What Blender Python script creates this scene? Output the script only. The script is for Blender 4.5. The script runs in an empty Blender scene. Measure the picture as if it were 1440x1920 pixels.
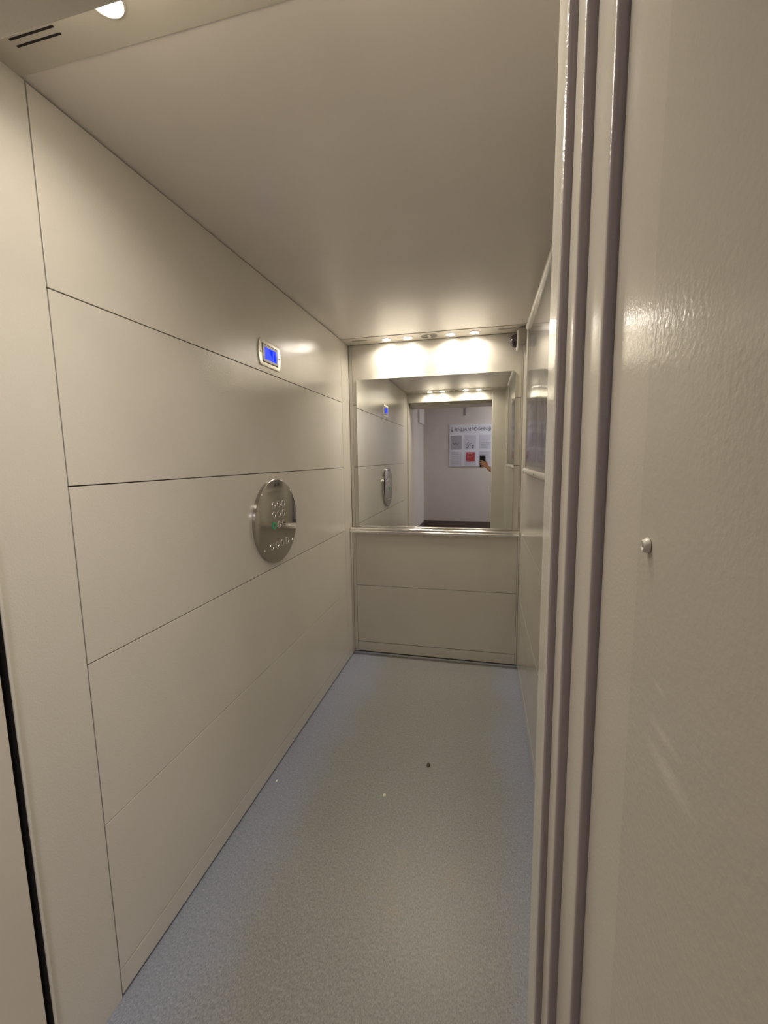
import bpy, bmesh, math, random
from mathutils import Vector, Matrix, noise
random.seed(4)
C = bpy.context.scene.collection
SC = bpy.context.scene
PI = math.pi

# ------------------------------------------------------------ camera, world, exposure
cam_d = bpy.data.cameras.new('camera')
cam = bpy.data.objects.new('camera', cam_d); C.objects.link(cam)
CR = Vector((0.9731411, 0.2297453, -0.0146128)); CU = Vector((-0.0142972, 0.1236687, 0.9922206)); CF = Vector((-0.2297651, 0.9653617, -0.1236318))
CP = Vector((0.8796, -0.5171, 1.3567))
CM = Matrix.Identity(4)
for i in range(3):
    CM[i][0] = CR[i]; CM[i][1] = CU[i]; CM[i][2] = -CF[i]; CM[i][3] = CP[i]
cam.matrix_world = CM
cam_d.sensor_fit = 'VERTICAL'; cam_d.sensor_height = 36; cam_d.sensor_width = 27
cam_d.lens = 791.157 / 1920 * 36
cam_d.clip_start = 0.003; cam_d.clip_end = 50
SC.camera = cam
w = bpy.data.worlds.new('world'); SC.world = w; w.use_nodes = True
w.node_tree.nodes['Background'].inputs[0].default_value = (0.02, 0.02, 0.022, 1)
w.node_tree.nodes['Background'].inputs[1].default_value = 0.0
SC.view_settings.view_transform = 'Standard'; SC.view_settings.look = 'None'
SC.view_settings.gamma = 1; SC.view_settings.use_curve_mapping = False
SC.view_settings.exposure = 0.0
LENS = 82.0          # downlight lens glow
BEAM_W = 1.0         # watts of each downlight's beam
BEAM_SPREAD = 155     # degrees
CORE_W = 0.6          # watts of the narrow core of each beam
CORE_SPREAD = 75
LAMP_COL = (1.0, 0.91, 0.78)
HALL = 34.0           # landing ceiling light emission
HALL_COL = (0.93, 0.91, 1.0)

# ------------------------------------------------------------ dimensions (metres)
W, D, H = 1.102, 2.229, 2.1
YF, YB = 0.218, 2.076          # first and last vertical seams of the side walls
Y0 = 0.055                     # inner face of the cabin front
SEAMS = (1.7175, 1.308, 0.898, 0.488, 0.078)

# ------------------------------------------------------------ helpers
def bx(bm, x0, x1, y0, y1, z0, z1, bev=0.0, seg=2):
    vs = [bm.verts.new((x, y, z)) for x in (x0, x1) for y in (y0, y1) for z in (z0, z1)]
    idx = ((0, 1, 3, 2), (4, 6, 7, 5), (0, 4, 5, 1), (2, 3, 7, 6), (0, 2, 6, 4), (1, 5, 7, 3))
    fs = [bm.faces.new([vs[i] for i in f]) for f in idx]
    if bev:
        es = list({e for f in fs for e in f.edges})
        bmesh.ops.bevel(bm, geom=es, offset=bev, segments=seg, affect='EDGES', profile=0.5)
def prism(bm, pts, axis, a, b, bev=0.0, seg=2):
    """pts 2D outline, extruded along axis 0/1/2 from a to b; the outline is in the two other axes in order"""
    def P(p, t):
        return {0: (t, p[0], p[1]), 1: (p[0], t, p[1]), 2: (p[0], p[1], t)}[axis]
    A = [bm.verts.new(P(p, a)) for p in pts]; B = [bm.verts.new(P(p, b)) for p in pts]
    n = len(pts); fs = [bm.faces.new(A[::-1]), bm.faces.new(B)]
    for i in range(n):
        bm.faces.new((A[i], A[(i+1) % n], B[(i+1) % n], B[i]))
    if bev:
        es = list({e for f in fs for e in f.edges})
        bmesh.ops.bevel(bm, geom=es, offset=bev, segments=seg, affect='EDGES', profile=0.5)
def lathe(bm, prof, n=48, M=None):
    """prof = [(r, h)], revolved around local z; M places it"""
    rings = []
    for r, h in prof:
        if r < 1e-6:
            rings.append([bm.verts.new((0, 0, h))])
        else:
            rings.append([bm.verts.new((r*math.cos(2*PI*i/n), r*math.sin(2*PI*i/n), h)) for i in range(n)])
    for a, b in zip(rings, rings[1:]):
        for i in range(n):
            j = (i+1) % n
            if len(a) == 1 and len(b) == 1: continue
            if len(a) == 1: bm.faces.new((a[0], b[i], b[j]))
            elif len(b) == 1: bm.faces.new((a[i], b[0], a[j]))
            else: bm.faces.new((a[i], b[i], b[j], a[j]))
    if M is not None:
        bmesh.ops.transform(bm, matrix=M, verts=[v for r in rings for v in r])
def tube(bm, pts, r, n=12, ry=None):
    pts = [Vector(p) for p in pts]; rings = []
    ry = ry or r
    for i, p in enumerate(pts):
        t = (pts[min(i+1, len(pts)-1)] - pts[max(i-1, 0)]).normalized()
        up = Vector((0, 0, 1)) if abs(t.z) < .9 else Vector((0, 1, 0))
        s = t.cross(up).normalized(); u = s.cross(t)
        rings.append([bm.verts.new(p + s*r*math.cos(2*PI*k/n) + u*ry*math.sin(2*PI*k/n)) for k in range(n)])
    for a, b in zip(rings, rings[1:]):
        for k in range(n):
            bm.faces.new((a[k], a[(k+1) % n], b[(k+1) % n], b[k]))
    bm.faces.new(rings[0][::-1]); bm.faces.new(rings[-1])
def obj(name, bm, mat, parent=None, smooth=False, kind=None, loc=None):
    bmesh.ops.recalc_face_normals(bm, faces=bm.faces)
    me = bpy.data.meshes.new(name); bm.to_mesh(me); bm.free()
    o = bpy.data.objects.new(name, me); C.objects.link(o)
    me.materials.append(mat)
    if smooth:
        me.polygons.foreach_set('use_smooth', [True]*len(me.polygons))
        try:
            me.set_sharp_from_angle(angle=math.radians(38))
        except Exception: pass
    if parent is not None: o.parent = parent
    if kind: o['kind'] = kind
    if loc:
        L = Vector(loc); o.location = L
        for v in me.vertices: v.co -= L
    return o
def struct(name, bm, mat, smooth=False, loc=None): return obj(name, bm, mat, None, smooth, 'structure', loc)
def thing(name, label, cat, loc=(0, 0, 0), group=None):
    o = bpy.data.objects.new(name, None); C.objects.link(o); o.location = loc
    o.empty_display_size = .05
    o['label'] = label; o['category'] = cat
    if group: o['group'] = group
    return o
def tag(o, label, cat, group=None):
    o['label'] = label; o['category'] = cat
    if group: o['group'] = group
    return o
def dup(root, loc, label=None):
    r = root.copy(); C.objects.link(r); r.location = loc
    if label: r['label'] = label
    for ch in list(root.children):
        c = ch.copy(); C.objects.link(c); c.parent = r
        for g in ch.children:
            d = g.copy(); C.objects.link(d); d.parent = c
    return r
def NB(): return bmesh.new()

# ------------------------------------------------------------ materials
def base_mat(name, col, rough=.5, metal=0.0, spec=.5):
    m = bpy.data.materials.new(name); m.use_nodes = True
    b = m.node_tree.nodes['Principled BSDF']
    b.inputs['Base Color'].default_value = (*col, 1); b.inputs['Roughness'].default_value = rough
    b.inputs['Metallic'].default_value = metal; b.inputs['Specular IOR Level'].default_value = spec
    return m, b, m.node_tree
def nz(nt, scale, detail=2, rough=.5, sc=(1, 1, 1)):
    tc = nt.nodes.new('ShaderNodeTexCoord'); mp = nt.nodes.new('ShaderNodeMapping'); n = nt.nodes.new('ShaderNodeTexNoise')
    mp.inputs['Scale'].default_value = sc
    nt.links.new(tc.outputs['Object'], mp.inputs['Vector']); nt.links.new(mp.outputs['Vector'], n.inputs['Vector'])
    n.inputs['Scale'].default_value = scale; n.inputs['Detail'].default_value = detail; n.inputs['Roughness'].default_value = rough
    return n
def ramp(nt, src, stops):
    r = nt.nodes.new('ShaderNodeValToRGB'); e = r.color_ramp.elements
    while len(e) < len(stops): e.new(.5)
    for i, (p, c) in enumerate(stops):
        e[i].position = p; e[i].color = (*c, 1)
    nt.links.new(src, r.inputs['Fac']); return r
def paint(name, col, rough=.28, peel=700, dist=.00012, var=.03, coat=.0, spec=.5, strength=1.0):
    m, b, nt = base_mat(name, col, rough, 0, spec)
    n1 = nz(nt, 3.0, 3)
    lo = tuple(c*(1-var) for c in col); hi = tuple(min(1, c*(1+var)) for c in col)
    r = ramp(nt, n1.outputs['Fac'], [(.3, lo), (.7, hi)])
    nt.links.new(r.outputs['Color'], b.inputs['Base Color'])
    n2 = nz(nt, peel, 2)
    bp = nt.nodes.new('ShaderNodeBump'); bp.inputs['Distance'].default_value = dist; bp.inputs['Strength'].default_value = strength
    nt.links.new(n2.outputs['Fac'], bp.inputs['Height']); nt.links.new(bp.outputs['Normal'], b.inputs['Normal'])
    if coat:
        b.inputs['Coat Weight'].default_value = coat; b.inputs['Coat Roughness'].default_value = .05
        nt.links.new(bp.outputs['Normal'], b.inputs['Coat Normal'])
    return m
def emit(name, col, s):
    m = bpy.data.materials.new(name); m.use_nodes = True; nt = m.node_tree
    nt.nodes.remove(nt.nodes['Principled BSDF'])
    e = nt.nodes.new('ShaderNodeEmission'); e.inputs[0].default_value = (*col, 1); e.inputs[1].default_value = s
    nt.links.new(e.outputs[0], nt.nodes['Material Output'].inputs[0]); return m
PC = (.60, .565, .495)
M = {}
M['panel'] = paint('beige_panel_paint', PC, .14, 230, .00042, spec=.6)
M['ceil'] = paint('ceiling_paint', (.82, .77, .725), .25, 300, .00006)
M['strip'] = paint('strip_paint', (.60, .56, .49), .35, 400, .00006)
M['leaf'] = paint('door_leaf_paint', (.58, .54, .465), .22, 330, .00022)
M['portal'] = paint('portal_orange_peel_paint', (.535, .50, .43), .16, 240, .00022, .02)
M['portal2'] = paint('portal_smooth_paint', (.57, .53, .455), .17, 330, .00015, .02)
M['edge_tone'] = paint('grey_violet_edge_tone', (.43, .385, .395), .22, 300, .00018, .04)  # darker grey-violet colour for the narrow faces turned to the landing
M['jamb'] = paint('left_jamb_paint', (.58, .53, .45), .4, 300, .0001)
M['dark'] = base_mat('dark_gap', (.012, .010, .009), .8)[0]
M['seam'] = base_mat('seam_shadow', (.055, .045, .035), .8)[0]
M['black'] = base_mat('black_rubber', (.008, .008, .009), .6)[0]
M['steel'], _b, _ = base_mat('polished_steel', (.50, .475, .44), .10, 1.0)
M['rail'], _b, _ = base_mat('brushed_rail_steel', (.88, .85, .79), .13, 1.0)
M['chrome'] = base_mat('chrome', (.85, .84, .82), .08, 1.0)[0]
M['bezel'] = base_mat('pale_steel_bezel', (.80, .77, .70), .32, .75)[0]
M['mirror'] = base_mat('silvered_mirror', (.86, .875, .85), .0, 1.0)[0]
M['medge'] = base_mat('mirror_edge', (.25, .27, .24), .2)[0]
M['white'] = base_mat('white_plastic', (.78, .77, .74), .35)[0]
M['frame'] = base_mat('cream_aluminium', (.74, .71, .63), .28)[0]
M['lens'] = emit('downlight_glow', LAMP_COL, LENS)
M['hall_light'] = emit('hall_tube_glow', HALL_COL, HALL)
M['green'] = emit('green_ring_glow', (.02, .35, .12), .5)
M['dome'] = base_mat('smoked_dome', (.03, .022, .025), .04, 0, .8)[0]
M['hallwall'] = paint('landing_wall_paint', (.66, .61, .56), .6, 60, .0006, .03)
M['tile'] = paint('brown_plinth_tile', (.14, .11, .09), .25, 40, .0001)
M['ink'] = base_mat('grey_ink', (.16, .16, .20), .6)[0]
M['ink2'] = base_mat('pale_ink', (.42, .42, .48), .6)[0]
M['board'] = base_mat('board_white', (.74, .75, .82), .3)[0]
M['paper'] = base_mat('sheet_white', (.62, .62, .72), .5)[0]
M['greysheet'] = base_mat('sheet_grey', (.44, .44, .50), .5)[0]
M['red'] = base_mat('sheet_red', (.50, .035, .04), .5)[0]
M['skin'] = paint('skin', (.56, .30, .20), .5, 300, .0002)
M['phone'] = base_mat('phone_back', (.012, .012, .015), .18)[0]
M['cloth'] = paint('dark_jacket', (.05, .05, .06), .8, 400, .0004)
M['jeans'] = paint('blue_trousers', (.05, .07, .12), .8, 400, .0004)
M['hair'] = base_mat('brown_hair', (.04, .025, .018), .6)[0]
M['shoe'] = base_mat('black_shoe', (.02, .02, .02), .5)[0]
M['debris_dark'] = base_mat('dark_crumb', (.06, .045, .015), .7)[0]
M['debris_light'] = base_mat('pale_crumb', (.62, .58, .42), .7)[0]

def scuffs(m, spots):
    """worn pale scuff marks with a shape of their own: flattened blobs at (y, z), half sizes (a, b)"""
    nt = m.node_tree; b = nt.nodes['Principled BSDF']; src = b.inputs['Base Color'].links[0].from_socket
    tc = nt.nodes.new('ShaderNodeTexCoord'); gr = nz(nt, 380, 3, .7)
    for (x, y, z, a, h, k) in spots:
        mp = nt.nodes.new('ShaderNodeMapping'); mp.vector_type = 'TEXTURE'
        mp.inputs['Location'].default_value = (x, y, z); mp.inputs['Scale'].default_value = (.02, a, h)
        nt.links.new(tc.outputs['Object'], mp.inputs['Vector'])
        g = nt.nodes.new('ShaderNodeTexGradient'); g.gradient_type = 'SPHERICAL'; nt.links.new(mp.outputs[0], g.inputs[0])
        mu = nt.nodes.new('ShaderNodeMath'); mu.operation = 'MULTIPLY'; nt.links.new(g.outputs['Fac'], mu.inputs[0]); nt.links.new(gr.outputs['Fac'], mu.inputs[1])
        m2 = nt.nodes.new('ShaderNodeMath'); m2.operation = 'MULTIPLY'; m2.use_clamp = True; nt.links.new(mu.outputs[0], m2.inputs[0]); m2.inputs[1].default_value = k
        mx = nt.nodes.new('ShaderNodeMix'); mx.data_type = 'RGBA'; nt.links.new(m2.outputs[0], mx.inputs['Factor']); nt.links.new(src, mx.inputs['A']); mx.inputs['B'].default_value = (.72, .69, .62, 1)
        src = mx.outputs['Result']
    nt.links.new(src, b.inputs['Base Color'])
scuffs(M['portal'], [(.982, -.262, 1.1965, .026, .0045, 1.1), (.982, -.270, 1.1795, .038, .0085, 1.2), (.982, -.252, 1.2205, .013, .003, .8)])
def clear_film():
    m = bpy.data.materials.new('clear_cover'); m.use_nodes = True
    nt = m.node_tree; b = nt.nodes['Principled BSDF']
    b.inputs['Base Color'].default_value = (1, 1, 1, 1); b.inputs['Roughness'].default_value = .03
    b.inputs['IOR'].default_value = 1.45
    tr = nt.nodes.new('ShaderNodeBsdfTransparent'); gl = nt.nodes.new('ShaderNodeBsdfGlossy'); gl.inputs['Roughness'].default_value = .10
    fr = nt.nodes.new('ShaderNodeFresnel'); fr.inputs['IOR'].default_value = 1.5
    ge = nt.nodes.new('ShaderNodeNewGeometry'); mi = nt.nodes.new('ShaderNodeMath'); mi.operation = 'MULTIPLY_ADD'   # same index from either face of the film
    nt.links.new(ge.outputs['Backfacing'], mi.inputs[0]); mi.inputs[1].default_value = 1/1.42-1.42; mi.inputs[2].default_value = 1.42
    nt.links.new(mi.outputs[0], fr.inputs['IOR'])
    mx = nt.nodes.new('ShaderNodeMixShader')
    nt.links.new(fr.outputs[0], mx.inputs[0]); nt.links.new(tr.outputs[0], mx.inputs[1]); nt.links.new(gl.outputs[0], mx.inputs[2])
    nt.links.new(mx.outputs[0], nt.nodes['Material Output'].inputs[0]); nt.nodes.remove(b)
    return m
M['film'] = clear_film()

def floor_mat():
    m, b, nt = base_mat('speckled_vinyl', (.3, .3, .32), .34)
    L = nt.links.new
    # blue-grey speckled sheet, walked grey-beige along the middle
    fine = nz(nt, 300, 5, .78, (1, .5, 1)); mid = nz(nt, 95, 3, .6)
    r1 = ramp(nt, fine.outputs['Fac'], [(.30, (.125, .135, .17)), (.46, (.218, .232, .285)), (.56, (.268, .282, .335)), (.72, (.41, .415, .455))])
    r2 = ramp(nt, fine.outputs['Fac'], [(.30, (.108, .108, .100)), (.46, (.195, .196, .182)), (.56, (.245, .244, .226)), (.72, (.34, .333, .305))])
    tc = nt.nodes.new('ShaderNodeTexCoord'); sp = nt.nodes.new('ShaderNodeSeparateXYZ'); L(tc.outputs['Object'], sp.inputs[0])
    # worn path: |x - .58| < .33, softened and broken by noise
    wob = nz(nt, 3.2, 4, .6)
    a = nt.nodes.new('ShaderNodeMath'); a.operation = 'SUBTRACT'; L(sp.outputs['X'], a.inputs[0]); a.inputs[1].default_value = .60
    ab = nt.nodes.new('ShaderNodeMath'); ab.operation = 'ABSOLUTE'; L(a.outputs[0], ab.inputs[0])
    ad = nt.nodes.new('ShaderNodeMath'); ad.operation = 'MULTIPLY_ADD'; L(wob.outputs['Fac'], ad.inputs[0]); ad.inputs[1].default_value = .32; L(ab.outputs[0], ad.inputs[2])
    mr = nt.nodes.new('ShaderNodeMapRange'); mr.interpolation_type = 'SMOOTHSTEP'; L(ad.outputs[0], mr.inputs['Value'])
    mr.inputs['From Min'].default_value = .42; mr.inputs['From Max'].default_value = .68; mr.inputs['To Min'].default_value = 1; mr.inputs['To Max'].default_value = 0
    mx = nt.nodes.new('ShaderNodeMix'); mx.data_type = 'RGBA'
    L(mr.outputs[0], mx.inputs['Factor']); L(r1.outputs['Color'], mx.inputs['A']); L(r2.outputs['Color'], mx.inputs['B'])
    # mottling
    rm = ramp(nt, mid.outputs['Fac'], [(.3, (.86, .86, .86)), (.7, (1.08, 1.08, 1.08))])
    mu = nt.nodes.new('ShaderNodeMix'); mu.data_type = 'RGBA'; mu.blend_type = 'MULTIPLY'; mu.inputs['Factor'].default_value = 1
    L(mx.outputs['Result'], mu.inputs['A']); L(rm.outputs['Color'], mu.inputs['B'])
    # rusty foot stains near the door end
    st = nz(nt, 9, 4, .65); rs = ramp(nt, st.outputs['Fac'], [(.55, (0, 0, 0)), (.72, (.35, .35, .35))])
    vm = nt.nodes.new('ShaderNodeVectorMath'); vm.operation = 'DISTANCE'; L(tc.outputs['Object'], vm.inputs[0]); vm.inputs[1].default_value = (.70, .62, 0)
    mr2 = nt.nodes.new('ShaderNodeMapRange'); L(vm.outputs['Value'], mr2.inputs['Value']); mr2.inputs['From Min'].default_value = .1; mr2.inputs['From Max'].default_value = .34
    mr2.inputs['To Min'].default_value = 1; mr2.inputs['To Max'].default_value = 0
    mm = nt.nodes.new('ShaderNodeMath'); mm.operation = 'MULTIPLY'; L(rs.outputs['Color'], mm.inputs[0]); L(mr2.outputs[0], mm.inputs[1])
    m3 = nt.nodes.new('ShaderNodeMix'); m3.data_type = 'RGBA'; L(mm.outputs[0], m3.inputs['Factor']); L(mu.outputs['Result'], m3.inputs['A']); m3.inputs['B'].default_value = (.30, .20, .13, 1)
    L(m3.outputs['Result'], b.inputs['Base Color'])
    bp = nt.nodes.new('ShaderNodeBump'); bp.inputs['Distance'].default_value = .0002; bp.inputs['Strength'].default_value = .5
    L(fine.outputs['Fac'], bp.inputs['Height']); L(bp.outputs['Normal'], b.inputs['Normal'])
    return m
M['vinyl'] = floor_mat()

# ------------------------------------------------------------ cabin shell
G = .0014   # half of a panel joint
def wall_rows(bm, box, top=H-.004, bottom=.009):
    zs = [top] + list(SEAMS) + [bottom]
    for a, b in zip(zs, zs[1:]):
        box(bm, b + (G if b != bottom else 0), a - (G if a not in (top, SEAMS[-1]) else 0 if a == top else .0028))
# left wall: backing sheet, five panel rows, corner strips at both ends
bm = NB()
wall_rows(bm, lambda bm, z0, z1: bx(bm, -.03, 0, YF+G, YB-G, z0, z1, .0006))
bx(bm, -.03, .0, .0495, YF-G, .0, H-.003, .0006)
bx(bm, -.03, .0, YB+G, D-.002, .006, H-.004, .0006)
wl = struct('wall_left', bm, M['panel'])
bm = NB(); bx(bm, -.045, -.012, .03, D+.03, -.01, H+.02)
obj('panel_backing', bm, M['seam'], wl)
# right wall
bm = NB()
wall_rows(bm, lambda bm, z0, z1: bx(bm, W, W+.03, YF+G, YB-G, z0, z1, .0006))
bx(bm, W-.003, W+.03, .028, YF-G, .0, H-.003, .0006)
bx(bm, W-.001, W+.03, YB+G, D-.002, .006, H-.004, .0006)
wr = struct('wall_right', bm, M['panel'])
bm = NB(); bx(bm, W+.012, W+.045, .03, D+.03, -.01, H+.02)
obj('panel_backing', bm, M['seam'], wr)
# back wall: narrow edge strips and the panel rows between
bm = NB()
wall_rows(bm, lambda bm, z0, z1: bx(bm, .024, W-.012, D, D+.03, z0, z1, .0006))
bx(bm, .002, .0225, D-.003, D+.03, .006, SEAMS[2], .0006)
bx(bm, W-.0105, W-.002, D-.003, D+.03, .006, SEAMS[2], .0006)
bx(bm, .002, .0225, D, D+.03, SEAMS[2]+G, H-.004, .0006)
bx(bm, W-.0105, W-.002, D, D+.03, SEAMS[2]+G, H-.004, .0006)
wb = struct('wall_back', bm, M['panel'])
bm = NB(); bx(bm, -.04, W+.04, D+.012, D+.05, -.01, H+.02)
obj('panel_backing', bm, M['seam'], wb)
# cabin front: left return, right column, header
def front_outline():
    return [(0.004, -.0), (.035, 0)]
bm = NB()
bx(bm, -.02, .016, .0488, Y0, 0, 2.12, .0015, 2)
bx(bm, .954, W+.03, -.009, Y0, 0, 2.12, .006, 4)
bx(bm, .0161, .9539, -.009, Y0, 1.995, 2.12, .003, 2)
wf = struct('wall_front', bm, M['panel'])
# ceiling sheet and floor
bm = NB(); bx(bm, -.03, W+.03, YF-.006, YB+.004, H, H+.03, .001); ce = struct('ceiling', bm, M['ceil'])
bm = NB(); bx(bm, -.05, W+.05, -.02, D+.04, H+.031, H+.05); obj('ceiling_backing', bm, M['seam'], ce)
bm = NB(); bx(bm, -.04, W+.04, .03, D+.03, -.03, 0); struct('floor', bm, M['vinyl'])
# lighting strips at both ends of the ceiling
OVAL = []
def light_strip(name, y0, y1, ym, label):
    SO = .0195 if ym < 1 else -.0195
    bm = NB(); bx(bm, -.002, W+.002, y0, y1, H-.003, H+.025, .0012)
    s = struct(name, bm, M['strip'])
    # grille: oval of short slots in four quarters
    bm = NB()
    prism(bm, [(.5426+.055*math.cos(t*PI/24), ym+.034*math.sin(t*PI/24)) for t in range(48)], 2, H-.0055, H-.0025, .001)
    g = obj('vent_grille', bm, M['strip'], s, True)
    bm = NB()
    for k in range(-9, 10):
        if abs(k) < 2: continue
        x = .5426 + k*.0052; hy = .030*math.sqrt(max(0, 1-(k*.0052/.052)**2))
        for sg in (-1, 1):
            a, b_ = ym+sg*.0045, ym+sg*hy
            if abs(b_-a) > .004: bx(bm, x-.0016, x+.0016, min(a, b_), max(a, b_), H-.0065, H-.0054)
    obj('vent_slots', bm, M['dark'], g)
    for xa in (.058, W-.058-.097):
        for yy in (-.0065, .0065):
            bm = NB(); bx(bm, xa, xa+.097, ym+SO+yy-.0018, ym+SO+yy+.0018, H-.0036, H-.0028)
            obj('air_slot', bm, M['dark'], s)
    return s
light_strip('trim_1', Y0, YF-.008, .136, '')
light_strip('trim_2', YB+.006, D-.0015, YB+.076, '')
XL = (.276, .411, .672, .812)
def downlight(x, y, label):
    t = thing('downlight', label, 'light', (x, y, H-.003), 'downlights in the two ceiling strips')
    return t
first = None
names = ('left corner', 'left of the round grille', 'right of the round grille', 'right corner')
words = {0: ('in the rear strip nearest the left wall', 'in the rear strip just left of the oval grille', 'in the rear strip just right of the oval grille', 'in the rear strip nearest the dome camera'),
         1: ('in the door strip beside the twin air slots', 'in the door strip, second from the left wall', 'in the door strip right of its grille, seen in mirror', 'in the door strip nearest right wall, seen in mirror')}
for e, y in ((0, YB+.076), (1, .136)):
    for k, x in enumerate(XL):
        lab = 'small round warm downlight ' + words[e][k]
        if first is None:
            first = thing('downlight', lab, 'light', (x, y, H-.003), 'downlights in the two ceiling strips')
            bm = NB(); lathe(bm, [(.0245, 0), (.0288, 0), (.0290, -.0012), (.028, -.003), (.0265, -.0038), (.0245, -.003), (.0245, 0)], 40)
            obj('ring', bm, M['bezel'], first, True)
            bm = NB(); lathe(bm, [(.0, -.0062), (.012, -.0058), (.020, -.0048), (.0243, -.003), (.0243, -.0005), (0, -.0005)], 32)
            obj('lens', bm, M['lens'], first, True)
            ld = bpy.data.lights.new('beam', 'AREA'); ld.shape = 'DISK'; ld.size = .044; ld.energy = BEAM_W; ld.color = LAMP_COL
            ld.spread = math.radians(BEAM_SPREAD)
            lo = bpy.data.objects.new('beam', ld); C.objects.link(lo); lo.parent = first; lo.location = (0, 0, -.0068)
            lc2 = bpy.data.lights.new('beam_core', 'AREA'); lc2.shape = 'DISK'; lc2.size = .040; lc2.energy = CORE_W; lc2.color = LAMP_COL
            lc2.spread = math.radians(CORE_SPREAD)
            lo2 = bpy.data.objects.new('beam_core', lc2); C.objects.link(lo2); lo2.parent = first; lo2.location = (0, 0, -.0072)
        else:
            dup(first, (x, y, H-.003), lab)

# ------------------------------------------------------------ mirror on the back wall
r = .014; pts = []
x0, x1, z0, z1 = .051, 1.056, .880, 1.876
for cx, cz, a0 in ((x1-r, z1-r, 0), (x0+r*.3, z1-r*.3, 90), (x0+r, z0+r, 180), (x1-r, z0+r, 270)):
    rr = r*.3 if a0 == 90 else r
    for k in range(7):
        a = math.radians(a0 + 15*k); pts.append((cx+rr*math.cos(a), cz+rr*math.sin(a)))
t = thing('mirror', 'large frameless rectangular mirror on the back wall above the handrail', 'mirror', (.553, D, z0))
bm = NB(); prism(bm, [(p[0]-.553, p[1]-z0) for p in pts], 1, -.0050, -.0005); obj('backing', bm, M['medge'], t)
bm = NB(); prism(bm, [((p[0]-.553)*.9985, (p[1]-z0)*.9985+.0008) for p in pts], 1, -.0062, -.0051); obj('glass', bm, M['mirror'], t)

# ------------------------------------------------------------ handrail
t = thing('handrail', 'brushed steel handrail running across the back wall under the mirror', 'handrail', (.551, D-.05, .885))
bm = NB()
pr = []
for k in range(48):
    a = k*PI/24; cz = math.copysign(abs(math.sin(a))**.75, math.sin(a))*.0185
    pr.append((.010*math.copysign(abs(math.cos(a))**.7, math.cos(a))*(1-.28*math.exp(-(cz/.0035)**2)), cz))
prism(bm, [(p[0], p[1]) for p in pr], 0, -W/2+.002, W/2-.004, .0)
obj('bar', bm, M['rail'], t, True)
for x in (.195, .905):
    bm = NB(); lathe(bm, [(.0, 0), (.0085, 0), (.0085, .047), (.0105, .047), (.0105, .0495), (0, .0495)], 24, Matrix.Translation((x-.551, .0, -.0165)) @ Matrix.Rotation(-PI/2, 4, 'X'))
    obj('bracket', bm, M['chrome'], t, True)
for x in (-.549, .547):
    bm = NB(); bx(bm, min(x, x*.992), max(x, x*.992), -.014, .014, -.02, .02, .002); obj('end_plate', bm, M['chrome'], t)

# ------------------------------------------------------------ floor display above the first seam
t = thing('floor_display', 'small steel framed display with lit blue screen on left wall', 'display', (0, 1.152, 1.793))
def barrel(hy, hz, bulge, n=10):
    p = []
    for k in range(n+1):
        a = -1+2*k/n; p.append((hy + bulge*(1-a*a), a*hz))
    for k in range(n+1):
        a = 1-2*k/n; p.append((-hy - bulge*(1-a*a), a*hz))
    return p
bm = NB(); prism(bm, barrel(.080, .052, .013), 0, .0, .005, .0015); obj('plate', bm, M['bezel'], t, True)
bm = NB(); bx(bm, .0045, .0056, -.0665, .0665, -.0365, .0365, .0004); obj('gasket', bm, M['black'], t)
bm = NB(); bx(bm, .0048, .0078, -.0635, .0635, -.0335, .0335, .001); obj('window_frame', bm, M['white'], t)
def lcd():
    m = bpy.data.materials.new('blue_backlit_screen'); m.use_nodes = True; nt = m.node_tree
    nt.nodes.remove(nt.nodes['Principled BSDF'])
    n = nz(nt, 14, 1); rp = ramp(nt, n.outputs['Fac'], [(.42, (.008, .04, .92)), (.62, (.07, .10, .95))])
    e = nt.nodes.new('ShaderNodeEmission'); e.inputs[1].default_value = 1.15
    nt.links.new(rp.outputs['Color'], e.inputs[0]); nt.links.new(e.outputs[0], nt.nodes['Material Output'].inputs[0]); return m
bm = NB(); bx(bm, .0075, .0084, -.050, .050, -.0240, .0240, .0003); lc = obj('screen', bm, lcd(), t)
bm = NB()
for a, b_, c, d_ in ((.018, .0205, -.020, .019), (-.047, .047, -.0225, -.0218), (-.047, .047, .0218, .0225), (-.047, -.0463, -.0225, .0225), (.0463, .047, -.0225, .0225)):
    bx(bm, .0083, .0087, a, b_, c, d_)
obj('screen_marks', bm, emit('pale_blue_marks', (.20, .22, .9), 1.1), lc)
bm = NB()
q_ = [(-.012+.022*math.cos(k*PI/16), -.020+.022*math.sin(k*PI/16)) for k in range(17)]
prism(bm, q_, 0, .0083, .0086); obj('screen_digit', bm, emit('soft_blue_patch', (.065, .11, .95), 1.1), lc)
for s in (-1, 1):
    bm = NB(); lathe(bm, [(0, .0062), (.003, .0062), (.0042, .005), (.0042, .003)], 20, Matrix.Translation((0, s*.078, 0)) @ Matrix.Rotation(PI/2, 4, 'Y'))
    obj('screw', bm, M['seam'], t, True)

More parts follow.
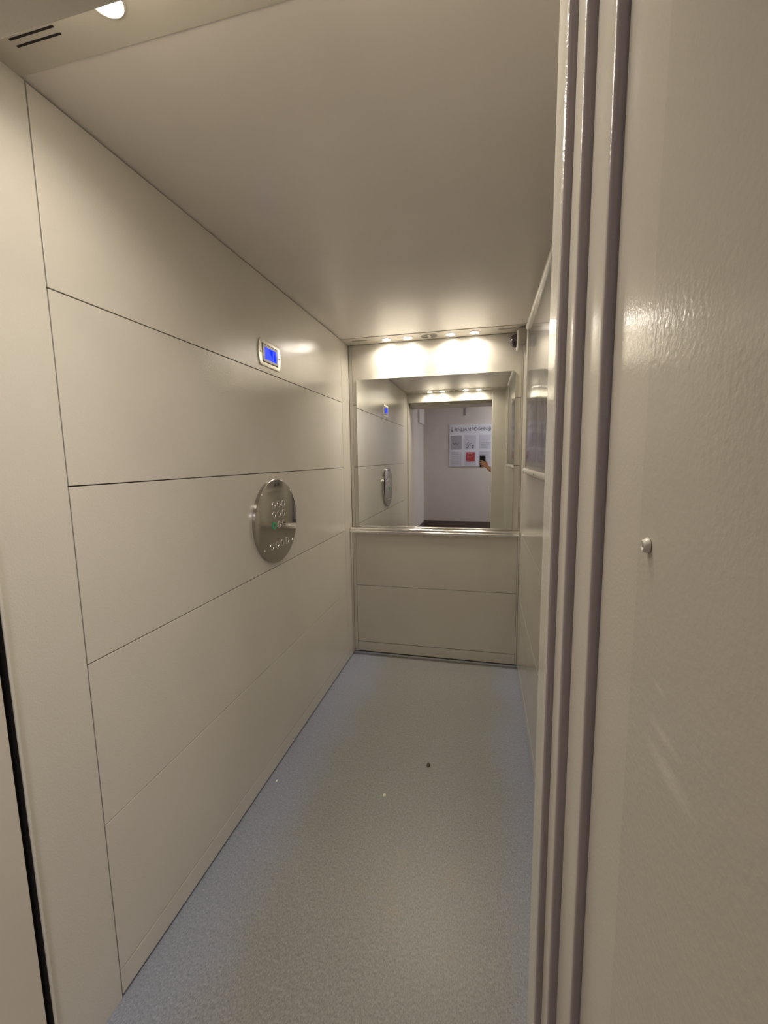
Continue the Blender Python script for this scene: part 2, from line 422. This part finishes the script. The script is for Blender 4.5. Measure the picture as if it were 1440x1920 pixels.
# ------------------------------------------------------------ round control panel
OC = (0, 1.136, 1.1005)
t = thing('control_panel', 'round polished steel button panel on left wall', 'control panel', OC)
RX = Matrix.Rotation(PI/2, 4, 'Y')
bm = NB(); lathe(bm, [(0, 0), (.183, 0), (.184, .001), (.184, .0125), (.1825, .0140), (.180, .0146), (0, .0146)], 96, RX)
bmesh.ops.transform(bm, matrix=Matrix.Diagonal((1, 1.02, .975, 1)), verts=bm.verts)
obj('plate', bm, M['steel'], t, True)
def button(dy, dz, lit=None):
    mt = Matrix.Translation((.0146, dy, dz)) @ RX
    bm = NB(); lathe(bm, [(.0105, -.001), (.0145, -.001), (.0150, .0015), (.0140, .0032), (.0118, .0032), (.0105, .001), (.0105, -.001)], 32, mt)
    c = obj('call_button', bm, M['green'] if lit else M['chrome'], t, True)
    if lit: c['label'] = 'green ringed button'
    bm = NB(); lathe(bm, [(0, .0020), (.006, .0018), (.0100, .0022), (.0103, 0)], 28, mt)
    o = obj('cap', bm, M['steel'], c, True)
    bm = NB(); bx(bm, .0165, .0170, dy-.0012, dy+.0012, dz-.0045, dz+.0045)
    obj('digit', bm, M['seam'], o)
for j, z in enumerate((1.171, 1.130, 1.084)):
    for i, y in enumerate((1.100, 1.143, 1.186)):
        button(y-OC[1], z-OC[2], j == 2 and i == 0)
for i in range(4): button(1.070+.0468*i-OC[1], .998-OC[2])
for y, z in ((1.0095, 1.221), (1.2675, 1.221), (1.0095, .993), (1.2675, .993)):
    bm = NB(); lathe(bm, [(0, .0035), (.0022, .0035), (.0042, .0024), (.0055, 0), (.0055, -.001)], 20, Matrix.Translation((.0146, y-OC[1], z-OC[2])) @ RX)
    obj('screw', bm, M['chrome'], t, True)

def text_obj(name, body, size, mat, mw, parent, extrude=.0002, bold=0.0):
    cu = bpy.data.curves.new(name, 'FONT'); cu.body = body; cu.size = size; cu.align_x = 'CENTER'; cu.align_y = 'CENTER'
    cu.extrude = extrude; cu.offset = bold; cu.resolution_u = 4
    tmp = bpy.data.objects.new(name+'_tmp', cu); C.objects.link(tmp)
    bpy.context.view_layer.update()
    me = bpy.data.meshes.new_from_object(tmp.evaluated_get(bpy.context.evaluated_depsgraph_get()))
    bpy.data.objects.remove(tmp)
    me.transform(mw); me.materials.clear(); me.materials.append(mat)
    o = bpy.data.objects.new(name, me); C.objects.link(o); o.parent = parent
    return o
# engraved maker's mark at the top of the disc: text plane faces +x, reads along +y
MT = Matrix(((0, 0, 1, .0149), (1, 0, 0, 0), (0, 1, 0, 1.2555-OC[2]), (0, 0, 0, 1)))
text_obj('engraving', 'МЭЛ', .018, M['seam'], MT, t)

# ------------------------------------------------------------ security dome on the right wall
t = thing('security_camera', 'smoked dome camera on white plate, top right rear corner', 'camera', (W, 2.150, 2.030))
bm = NB(); bx(bm, -.042, 0, -.040, .040, -.010, .060, .003); obj('junction_box', bm, paint('camera_box', (.50, .47, .41), .4, 300, .0001), t)
RXn = Matrix.Rotation(-PI/2, 4, 'Y')
bm = NB(); lathe(bm, [(0, .040), (.050, .040), (.057, .042), (.0575, .045), (.055, .0495), (.044, .051), (0, .051)], 40, RXn)
obj('plate', bm, M['white'], t, True)
bm = NB(); lathe(bm, [(.040*math.cos(a*PI/20), .050+.038*math.sin(a*PI/20)) for a in range(11)], 40, RXn); obj('dome', bm, M['dome'], t, True)
for s in (-1,):
    bm = NB(); lathe(bm, [(0, .0525), (.0032, .0520), (.0032, .0505)], 14, Matrix.Translation((0, -.0465, .004)) @ RXn); obj('screw', bm, M['seam'], t, True)

# ------------------------------------------------------------ notice frame on the right wall
NY0, NY1, NZ0, NZ1 = .80, 1.870, 1.272, 2.036
t = thing('notice_frame', 'wide cream aluminium notice frame with clear cover on right wall', 'frame', (W, (NY0+NY1)/2, NZ0))
oy, oz = (NY0+NY1)/2, NZ0
bm = NB(); bx(bm, -.006, 0, NY0+.01-oy, NY1-.01-oy, .01, NZ1-NZ0-.01); obj('back_board', bm, paint('notice_board', (.60, .565, .50), .4, 200, .0001), t)
def rail_bar(a, b_, nm):
    bm = NB(); tube(bm, [a, b_], .012, 16, .012); return obj(nm, bm, M['frame'], t, True)
hh, hy = NZ1-NZ0, (NY1-NY0)/2
bar_r = .014
for (a, b_) in (((-.012, -hy, .014), (-.012, hy, .014)), ((-.012, -hy, hh-.012), (-.012, hy, hh-.012)), ((-.009, -hy+.008, .02), (-.009, -hy+.008, hh-.02)), ((-.009, hy-.008, .02), (-.009, hy-.008, hh-.02))):
    hor = a[2] == b_[2]
    bm = NB()
    if hor: tube(bm, [a, b_], .012, 18, .015)
    else: tube(bm, [a, b_], .007, 14, .009)
    o = obj('frame_bar', bm, M['frame'], t, True)
    if hor:
        for k in (-.36, .0, .30, .46):
            bm = NB(); lathe(bm, [(0, .0255), (.003, .025), (.003, .022)], 12, Matrix.Translation((0, k, a[2]-.0)) @ RXn); obj('screw', bm, M['seam'], o, True)
# paper sheet (portrait posters) and the bowed clear cover
def notice_paper():
    m, b, nt = base_mat('printed_poster', (.6, .6, .6), .45)
    n = nz(nt, 16, 4, .6, (1, 1, 1)); n.inputs['Distortion'].default_value = 1.2
    r = ramp(nt, n.outputs['Fac'], [(.34, (.10, .09, .10)), (.45, (.34, .30, .28)), (.54, (.56, .54, .60)), (.66, (.46, .36, .27)), (.8, (.58, .50, .42))])
    nt.links.new(r.outputs['Color'], b.inputs['Base Color']); return m
M['poster'] = notice_paper()
def sheet(name, ya, yb, za, zb, mat, off=-.0075, bow=0.0, n=14):
    bm = NB(); rows = []
    for i in range(n+1):
        v = i/n; row = []
        for j in range(n+1):
            u = j/n
            x = off - bow*(4*u*(1-u))*(.5+.5*math.sin(v*PI)) - (bow*.25)*math.sin(u*9+v*5)
            row.append(bm.verts.new((x, ya+(yb-ya)*u-oy, za+(zb-za)*v-oz)))
        rows.append(row)
    for i in range(n):
        for j in range(n): bm.faces.new((rows[i][j], rows[i][j+1], rows[i+1][j+1], rows[i+1][j]))
    o = obj(name, bm, mat, t, True)
    md = o.modifiers.new('thickness', 'SOLIDIFY'); md.thickness = .0004
    return o
p1 = sheet('poster', 1.42, 1.835, 1.335, 1.63, M['poster'], -.0075, .002); p1['label'] = 'crumpled printed poster in violet and tan'
p2 = sheet('poster', .86, 1.34, 1.335, 1.63, M['poster'], -.0075, .002); p2['label'] = 'pale printed poster at the door end'
p3 = sheet('paper', 1.36, 1.84, 1.63, 1.675, M['greysheet'], -.0082, .002)
sheet('clear_cover', NY0+.02, NY1-.02, NZ0+.030, NZ1-.026, M['film'], -.0155, .006)

# ------------------------------------------------------------ door leaves parked at the right
def leaf(name, x, ya, yb, mat, xe=1.46):
    bm = NB(); bx(bm, x, xe, ya, yb, .012, 2.04)
    es = [e for e in bm.edges if abs(e.verts[0].co.x-x) < 1e-5 and abs(e.verts[1].co.x-x) < 1e-5 and abs(e.verts[0].co.z-e.verts[1].co.z) > 1]
    for e in es:
        near = e.verts[0].co.y < (ya+yb)/2
        bmesh.ops.bevel(bm, geom=[e], offset=.005 if near else .0015, segments=5, affect='EDGES', profile=.5)
    d_ = struct(name, bm, mat, True)
    return d_
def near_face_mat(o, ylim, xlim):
    """the narrow faces turned to the landing take a darker grey-violet colour"""
    o.data.materials.append(M['edge_tone'])
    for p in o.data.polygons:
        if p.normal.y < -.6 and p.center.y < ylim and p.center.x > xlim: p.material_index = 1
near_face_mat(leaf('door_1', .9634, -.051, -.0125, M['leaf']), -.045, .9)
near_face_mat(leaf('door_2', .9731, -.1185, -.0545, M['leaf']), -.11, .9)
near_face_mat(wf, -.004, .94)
# landing portal, right: smooth return then the thickly painted casing
PX = .9821
bm = NB(); bx(bm, PX, PX+.10, -.2051, -.1215, 0, 2.6); bx(bm, PX+.0995, PX+.5, -.150, -.1215, 0, 2.6)
struct('trim_3', bm, M['portal2'])
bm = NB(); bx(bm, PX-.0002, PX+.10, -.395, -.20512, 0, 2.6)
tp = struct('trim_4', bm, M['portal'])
bm = NB(); lathe(bm, [(.0016, .0012), (.0016, .0030), (.0030, .0036), (.0042, .0028), (.0049, .0008), (.0049, 0)], 28, Matrix.Translation((PX-.0006, -.2230, 1.3000)) @ RXn)
sc = obj('rivet', bm, M['frame'], tp, True); sc['label'] = 'small painted ring rivet'
bm = NB(); lathe(bm, [(0, .0012), (.0017, .0012)], 16, Matrix.Translation((PX-.0006, -.2230, 1.3000)) @ RXn); obj('rivet_hole', bm, M['dark'], sc)
# landing portal, left
bm = NB(); bx(bm, -.30, .016, -.098, .0355, 0, 2.6, .003, 3); struct('trim_5', bm, M['jamb'])
bm = NB(); bx(bm, -.30, .004, -.395, -.0985, 0, 2.6, .004, 3); struct('trim_6', bm, M['jamb'])
# landing door header with the parked door track cover
bm = NB(); bx(bm, .0165, PX-.001, -.395, -.06, 1.972, 2.6, .002)
struct('trim_7', bm, M['jamb'])
bm = NB(); bx(bm, .036, .48, -.058, -.012, 1.978, 2.3, .002); struct('trim_8', bm, M['leaf'])
bm = NB(); bx(bm, .4805, .94, -.0585, -.030, 2.02, 2.3); struct('trim_9', bm, M['dark'])
# sill plates
bm = NB(); bx(bm, 0, 1.0, -.10, .028, -.03, -.001, .001)
for k in range(4): bx(bm, .01, .99, -.09+.03*k, -.086+.03*k, -.0012, .0008)
struct('trim_10', bm, M['rail'])
# dark shaft lining outside the cabin, seen only through the running gap
bm = NB(); bx(bm, -.42, -.40, -.1, D+.4, -.1, 2.7); bx(bm, 1.5, 1.52, -.1, D+.4, -.1, 2.7); bx(bm, -.4, 1.5, D+.38, D+.4, -.1, 2.7); bx(bm, -.4, 1.5, -.1, D+.38, 2.65, 2.7)
struct('wall_shaft', bm, M['dark'])
bm = NB(); bx(bm, -.06, -.0205, .0475, .0485, 0, 2.5); bx(bm, -.02, .0145, .0478, .0486, 0, 2.12); struct('trim_11', bm, M['dark'])

# ------------------------------------------------------------ landing (seen in the mirror)
LY = -3.0; LX = -.23; LX2 = 2.6
bm = NB(); bx(bm, LX-.1, LX2+.1, LY-.1, LY, 0, 2.65); lw = struct('wall_landing_far', bm, M['hallwall'])
bm = NB(); bx(bm, LX-.1, LX, LY, -.395, 0, 2.65); bx(bm, LX, LX+.018, LY, LY+.02, .2, 2.65, .002); struct('wall_landing_left', bm, M['hallwall'])
bm = NB(); bx(bm, LX2, LX2+.1, LY, -.395, 0, 2.65); struct('wall_landing_right', bm, M['hallwall'])
bm = NB(); bx(bm, PX+.05, LX2+.1, -.3945, -.15, 0, 2.65); bx(bm, LX-.1, -.1, -.3945, -.10, 0, 2.65); struct('wall_landing_near', bm, M['hallwall'])
bm = NB(); bx(bm, LX-.1, LX2+.1, LY-.1, -.1, 2.6, 2.7); struct('ceiling_landing', bm, M['hallwall'])
bm = NB(); bx(bm, LX-.1, LX2+.1, LY-.1, -.1, -.05, -.001); struct('floor_landing', bm, M['tile'])
bm = NB(); bx(bm, LX, LX2, LY, LY+.012, 0, .185, .002); struct('baseboard_far', bm, M['tile'])
bm = NB(); bx(bm, LX, LX+.012, LY, -.40, 0, .185, .002); struct('baseboard_left', bm, M['tile'])
t = thing('hall_light', 'flat white ceiling light on the landing outside the lift', 'light', (1.95, -2.35, 2.6))
bm = NB(); bx(bm, -.32, .32, -.32, .32, -.03, 0, .006); obj('housing', bm, M['white'], t)
bm = NB(); bx(bm, -.29, .29, -.29, .29, -.034, -.0305, .001); obj('diffuser', bm, M['hall_light'], t)
t = thing('junction_box', 'white box high on the left landing wall, seen in mirror', 'box', (LX, -2.56, 1.975))
bm = NB(); bx(bm, 0, .030, -.28, .28, 0, .40, .004); obj('body', bm, M['white'], t)
bm = NB(); bx(bm, .030, .036, -.27, .27, .01, .39, .002); obj('lid', bm, M['white'], t)
bm = NB(); bx(bm, .535-.012, .535+.012, LY, LY+.016, 2.13, 2.6, .002); tag(obj('cable_duct', bm, paint('cable_duct_grey', (.36, .34, .36), .5), None, loc=(.535, LY, 2.13)), 'short grey cable duct hanging from the landing ceiling, seen in mirror', 'duct')

# information board
BX0, BX1, BZ0, BZ1 = .245, 1.035, 1.205, 1.965
bc = (BX0+BX1)/2
t = thing('information_board', 'white information board with six paper pockets, seen in mirror', 'board', (bc, LY+.003, BZ0))
bm = NB(); bx(bm, BX0-bc, BX1-bc, 0, .006, 0, BZ1-BZ0, .001); obj('panel', bm, M['board'], t)
# text faces +y, so its reading direction is -x
def face_y(x, z, y=.0064): return Matrix(((-1, 0, 0, x-bc), (0, 0, 1, y), (0, 1, 0, z-BZ0), (0, 0, 0, 1)))
ARC = lambda cx, cz, rx, rz, a0, a1, n=10: [(cx+rx*math.cos(math.radians(a0+(a1-a0)*k/n)), cz+rz*math.sin(math.radians(a0+(a1-a0)*k/n))) for k in range(n+1)]
GL = {'И': (.74, [[(0, 1), (0, 0)], [(0, 0), (.62, 1)], [(.62, 1), (.62, 0)]]), 'Н': (.72, [[(0, 1), (0, 0)], [(.6, 1), (.6, 0)], [(0, .52), (.6, .52)]]),
      'Ф': (.84, [[(.36, 1.04), (.36, -.04)], ARC(.36, .5, .36, .33, 0, 360, 20)]), 'О': (.86, [ARC(.37, .5, .37, .5, 0, 360, 20)]),
      'Р': (.62, [[(0, 0), (0, 1)], [(0, 1), (.2, 1)] + ARC(.24, .74, .25, .26, 90, -90) + [(0, .48)]]), 'М': (.92, [[(0, 0), (.06, 1)], [(.06, 1), (.39, .15)], [(.39, .15), (.72, 1)], [(.72, 1), (.78, 0)]]),
      'А': (.80, [[(0, 0), (.34, 1)], [(.34, 1), (.68, 0)], [(.12, .33), (.56, .33)]]), 'Ц': (.78, [[(0, 1), (0, .02)], [(0, .02), (.70, .02), (.70, -.2)], [(.58, 1), (.58, .02)]]),
      'Я': (.66, [[(.52, 0), (.52, 1)], [(.52, 1), (.28, 1)] + ARC(.24, .75, .22, .25, 90, 270) + [(.52, .5)], [(.26, .5), (0, 0)]])}
def ribbon(bm, pts, w, y):
    for a, b_ in zip(pts, pts[1:]):
        a = Vector(a); b_ = Vector(b_); d_ = (b_-a).normalized(); n_ = Vector((-d_.y, d_.x))*w; e_ = d_*w*.5
        prism(bm, [tuple(a-e_+n_), tuple(b_+e_+n_), tuple(b_+e_-n_), tuple(a-e_-n_)], 1, y, y+.0006)
word = 'ИНФОРМАЦИЯ'; hgt = .060; tw = sum(GL[c][0]+.12 for c in word)-.12; fx = .575/tw
cur = .63+.2875
bm = NB()
for c_ in word:
    for pl in GL[c_][1]: ribbon(bm, [(cur-p[0]*fx-bc, 1.850-BZ0+p[1]*hgt) for p in pl], .0042, .0062)
    cur -= (GL[c_][0]+.12)*fx
obj('lettering', bm, M['ink'], t)
for sx in (-1, 1):
    bm = NB()
    cx = .63+sx*.330-bc
    for (r0, off) in ((.045, 0), (.030, .012), (.018, .03)):
        pts = [(cx - sx*(.02) + sx*r0*math.cos(a*PI/10), .0068, 1.880-BZ0-off*.6 + r0*math.sin(a*PI/10)) for a in range(-4, 5)]
        tube(bm, pts, .0035, 8, .0035)
    obj('ornament', bm, M['ink'], t, True)
PW, PH = .215, .262
cols = (.262+PW/2, .50+PW/2+.0, .748+PW/2)
rows_ = (1.513, 1.222)
inkbars = {}
for ri, zb in enumerate(rows_):
    for ci, cxx in enumerate((.368, .625, .882)):
        x0_ = cxx-PW/2-bc; x1_ = cxx+PW/2-bc; za = zb-BZ0
        mat = M['greysheet'] if (ri == 0 and ci == 0) else M['paper']
        bm = NB(); bx(bm, x0_+.005, x1_-.005, .0062, .0072, za+.004, za+PH-.004); sh = obj('sheet', bm, mat, t)
        bm = NB()
        rnd = random.Random(ri*10+ci)
        if ri == 0 and ci == 0:
            tube(bm, [(x0_+.04+k*.018, .0076, za+.11+.02*math.sin(k*2.1)) for k in range(8)], .005, 6, .005); pass
        elif ri == 0 and ci == 1:
            for k in range(16):
                xa = x0_+.03+rnd.random()*.13; zz = za+.02+.10*rnd.random(); bx(bm, xa, xa+.02, .0073, .0078, zz, zz+.016)
        elif ri == 1 and ci == 1:
            pass
        else:
            for k in range(7 if ri else 6):
                zz = za+.03+k*(.034 if ri else .028); bx(bm, x0_+.03, x1_-.03-.03*rnd.random(), .0073, .0078, zz, zz+(.010 if ri else .005))
        if ri == 1 and ci == 1:
            bx(bm, x0_+.035, x1_-.025, .0073, .0078, za+.075, za+PH-.02); rd = obj('red_notice', bm, M['red'], sh)
            bm = NB()
            for k, (l0, l1) in enumerate(((.03, .12), (.02, .13), (.02, .12), (.02, .10))):
                bx(bm, x0_+.035+l0, x0_+.035+l1, .0079, .0083, za+PH-.045-k*.028, za+PH-.036-k*.028)
            bx(bm, x0_+.05, x0_+.09, .0079, .0083, za+.09, za+.10)
            obj('notice_text', bm, paint('pale_red_text', (.65, .35, .36), .5), rd)
        else:
            obj('print', bm, M['ink'] if (ri == 0) else M['ink2'], sh)
        bm = NB()
        n = 8; g = []
        for i in range(n+1):
            u = i/n; g.append([bm.verts.new((x0_+(x1_-x0_)*u, .0105+.006*math.sin(u*PI)*(1-v_)+.002*math.sin(u*7+v_*5+ci), za+(PH)*v_)) for v_ in [j/n for j in range(n+1)]])
        for i in range(n):
            for j in range(n): bm.faces.new((g[i][j], g[i+1][j], g[i+1][j+1], g[i][j+1]))
        obj('pocket', bm, M['film'], t, True)

# ------------------------------------------------------------ person holding the phone on the landing
def skin_mesh(name, verts, edges, radii, mat, parent, sub=2):
    me = bpy.data.meshes.new(name); me.from_pydata([tuple(v) for v in verts], edges, []); me.update()
    o = bpy.data.objects.new(name, me); C.objects.link(o); o.parent = parent
    md = o.modifiers.new('skin', 'SKIN'); md.use_smooth_shade = True
    sv = me.skin_vertices[0].data
    for i, r_ in enumerate(radii):
        sv[i].radius = (r_, r_) if not isinstance(r_, tuple) else r_
        sv[i].use_root = (i == 0)
    s = o.modifiers.new('sub', 'SUBSURF'); s.levels = sub; s.render_levels = sub
    me.materials.append(mat); return o
def cpt(a, b_, c): return CP + CR*a + CU*b_ + CF*c      # a point near the phone, in the phone's own axes
# phone: the lens looks along +CF; the body hangs to the left and below the lens
PM = Matrix.Identity(4)
for i in range(3):
    PM[i][0] = CR[i]; PM[i][1] = CU[i]; PM[i][2] = CF[i]; PM[i][3] = CP[i]
t = thing('phone', 'black phone held up in one hand, seen in mirror', 'phone', CP)
t.matrix_world = PM @ Matrix.Rotation(0, 4, 'Z')
bm = NB(); bx(bm, -.063, .012, -.118, .030, -.0125, -.0045, .0035, 4); obj('case', bm, M['phone'], t, True)
bm = NB(); bx(bm, -.026, .009, -.010, .027, -.0047, -.0032, .0008, 2); cb = obj('camera_bump', bm, M['phone'], t)
for a, b_ in ((-.016, .0), (-.016, .018), (.001, .018)):
    bm = NB(); lathe(bm, [(0, -.0026), (.005, -.0024), (.0062, -.0026), (.0068, -.0034)], 24, Matrix.Translation((a, b_, 0))); obj('lens', bm, M['dome'], cb, True)
bm = NB(); bx(bm, -.060, .009, -.115, .027, -.0131, -.0124); obj('screen', bm, M['black'], t)

person = thing('person', 'person in dark jacket holding up a phone, hand seen in mirror', 'person', (1.19, -.90, 0))
def pv(x, y, z): return Vector((x-1.19, y+.90, z))
def rel(v): return v - Vector((1.19, -.90, 0))
verts = []; rad = []; edges = []
def add(v, r_, prev=None):
    verts.append(v); rad.append(r_)
    if prev is not None: edges.append((prev, len(verts)-1))
    return len(verts)-1
# torso frame: facing f, right side s
f_ = Vector((-.5, .866, 0)); s_ = Vector((.866, .5, 0)); c0 = Vector((1.19, -.90, 0))
P = lambda a, b_, z: rel(c0 + s_*a + f_*b_ + Vector((0, 0, z)))
pel = add(P(0, 0, .97), (.06, .045))
wa = add(P(0, 0, 1.10), (.09, .065), pel); ch = add(P(0, .01, 1.28), (.11, .08), wa); nb_ = add(P(0, 0, 1.42), (.07, .06), ch)
nk = add(P(0, .01, 1.49), .050, nb_); hd = add(P(0, .02, 1.56), .072, nk); h2 = add(P(0, .025, 1.64), .082, hd); h3 = add(P(0, .015, 1.70), .060, h2)
# legs
for s in (-1, 1):
    hp = add(P(s*.07, 0, .80), .035, pel); kn = add(P(s*.11, .015, .48), .045, hp); an = add(P(s*.12, 0, .09), .037, kn); to = add(P(s*.13, .12, .035), .030, an)
# left arm hangs
sl = add(P(-.17, 0, 1.385), .055, nb_); el = add(P(-.20, -.01, 1.10), .042, sl); wl_ = add(P(-.19, .05, .86), .027, el); hn = add(P(-.185, .07, .78), .030, wl_)
# right arm raised to the phone
sr = add(P(.17, 0, 1.385), .055, nb_)
wrist = rel(cpt(.060, -.150, -.025))
er = add(pv(1.13, -.66, 1.13), .042, sr)
fa = add((verts[er]+wrist)/2 + Vector((0, 0, -.005)), .035, er)
wr_ = add(wrist, .0235, fa)
palm0 = add(rel(cpt(.032, -.115, -.020)), .025, wr_)
palm1 = add(rel(cpt(.019, -.085, -.018)), .019, palm0)
body = skin_mesh('body', verts, edges, rad, M['skin'], person)
# fingers: each its own short chain rooted in the palm, laid over the phone back and hooked on its left edge
def finger(pts, rr):
    vs = [rel(cpt(*p)) for p in pts]
    skin_mesh('finger', vs, [(i, i+1) for i in range(len(vs)-1)], rr, M['skin'], body, 2)
finger([(.020, -.080, -.016), (.014, -.064, .002), (-.010, -.048, .0065), (-.034, -.040, .0055), (-.052, -.037, .004)], [.010, .0092, .0084, .0078, .0068])
finger([(.022, -.092, -.016), (.016, -.080, .004), (-.012, -.066, .008), (-.040, -.058, .0055), (-.060, -.056, .0025)], [.011, .0094, .0088, .0080, .0070])
finger([(.024, -.104, -.014), (.016, -.098, .004), (-.012, -.086, .008), (-.038, -.078, .0055), (-.058, -.077, .0025)], [.011, .0094, .0085, .0078, .0068])
finger([(.024, -.114, -.014), (.014, -.116, .002), (-.010, -.107, .0065), (-.030, -.100, .005), (-.045, -.098, .003)], [.010, .0085, .0075, .0068, .0060])
finger([(.030, -.110, -.028), (.028, -.085, -.030), (.022, -.060, -.026), (.008, -.042, -.0225)], [.013, .0115, .0100, .0085])
# clothes
def shell(name, vs, es, rr, mat):
    return skin_mesh(name, vs, es, rr, mat, person)
jv = [P(0, 0, .83), P(0, 0, 1.10), P(0, .01, 1.28), P(0, 0, 1.43)]
je = [(0, 1), (1, 2), (2, 3)]
jr = [(.19, .145), (.165, .125), (.168, .125), (.085, .075)]
jv += [P(-.175, 0, 1.39), verts[el], verts[wl_]]; je += [(3, 4), (4, 5), (5, 6)]; jr += [.068, .055, .042]
jv += [P(.175, 0, 1.39), verts[er], verts[er].lerp(wrist, .72)]; je += [(3, 7), (7, 8), (8, 9)]; jr += [.068, .055, .040]
shell('jacket', jv, je, jr, M['cloth'])
tv = [P(0, 0, 1.0), P(-.085, 0, .82), P(-.11, .015, .48), P(-.12, 0, .06), P(.085, 0, .82), P(.11, .015, .48), P(.12, 0, .06)]
shell('trousers', tv, [(0, 1), (1, 2), (2, 3), (0, 4), (4, 5), (5, 6)], [(.17, .13), .115, .074, .066, .098, .074, .066], M['jeans'])
for s in (-1, 1):
    shell('shoe', [P(s*.12, -.03, .055), P(s*.125, .06, .045), P(s*.135, .15, .04)], [(0, 1), (1, 2)], [.047, .045, .035], M['shoe'])
shell('hair', [P(0, -.035, 1.57), P(0, -.018, 1.66), P(0, .012, 1.715)], [(0, 1), (1, 2)], [.075, .092, .080], M['hair'])
for s in (-1, 1):
    bm = NB(); bmesh.ops.create_uvsphere(bm, u_segments=12, v_segments=8, radius=.0085, matrix=Matrix.Translation(P(s*.029, .088, 1.622))); obj('eye', bm, M['hair'], person, True)
bm = NB(); tube(bm, [P(0, .098, 1.635), P(0, .113, 1.605), P(0, .112, 1.597)], .011, 10); obj('nose', bm, M['skin'], person, True)
bm = NB(); tube(bm, [P(-.022, .083, 1.568), P(0, .092, 1.566), P(.022, .083, 1.568)], .006, 8); obj('mouth', bm, paint('lips', (.45, .16, .14), .5), person, True)
for s in (-1, 1):
    bm = NB(); bmesh.ops.create_uvsphere(bm, u_segments=12, v_segments=8, radius=.028, matrix=Matrix.Translation(P(s*.082, .01, 1.615)) @ Matrix.Diagonal((.35, .6, 1, 1))); obj('ear', bm, M['skin'], person, True)

# ------------------------------------------------------------ crumbs on the floor
def crumb(nm, x, y, rx_, ry_, h, mat, label):
    bm = NB(); bmesh.ops.create_icosphere(bm, subdivisions=3, radius=1)
    for v in bm.verts:
        k = 1+.35*noise.noise(v.co*1.7+Vector((x*50, y*50, 0))); v.co = Vector((v.co.x*rx_*k, v.co.y*ry_*k, max(0, v.co.z*h*k+h*.3)))
    o = obj(nm, bm, mat, None, True); o.location = (x, y, 0); tag(o, label, 'crumb'); return o
crumb('leaf_scrap', .656, 1.205, .0075, .013, .004, M['debris_dark'], 'dark brown leaf scrap lying on the middle of the floor')
crumb('crumb', .5034, .998, .006, .008, .003, M['debris_light'], 'pale yellowish crumb on the floor, left of the dark scrap')
crumb('crumb', .0355, .977, .003, .007, .0015, M['white'], 'tiny white fleck on the floor beside the left wall')
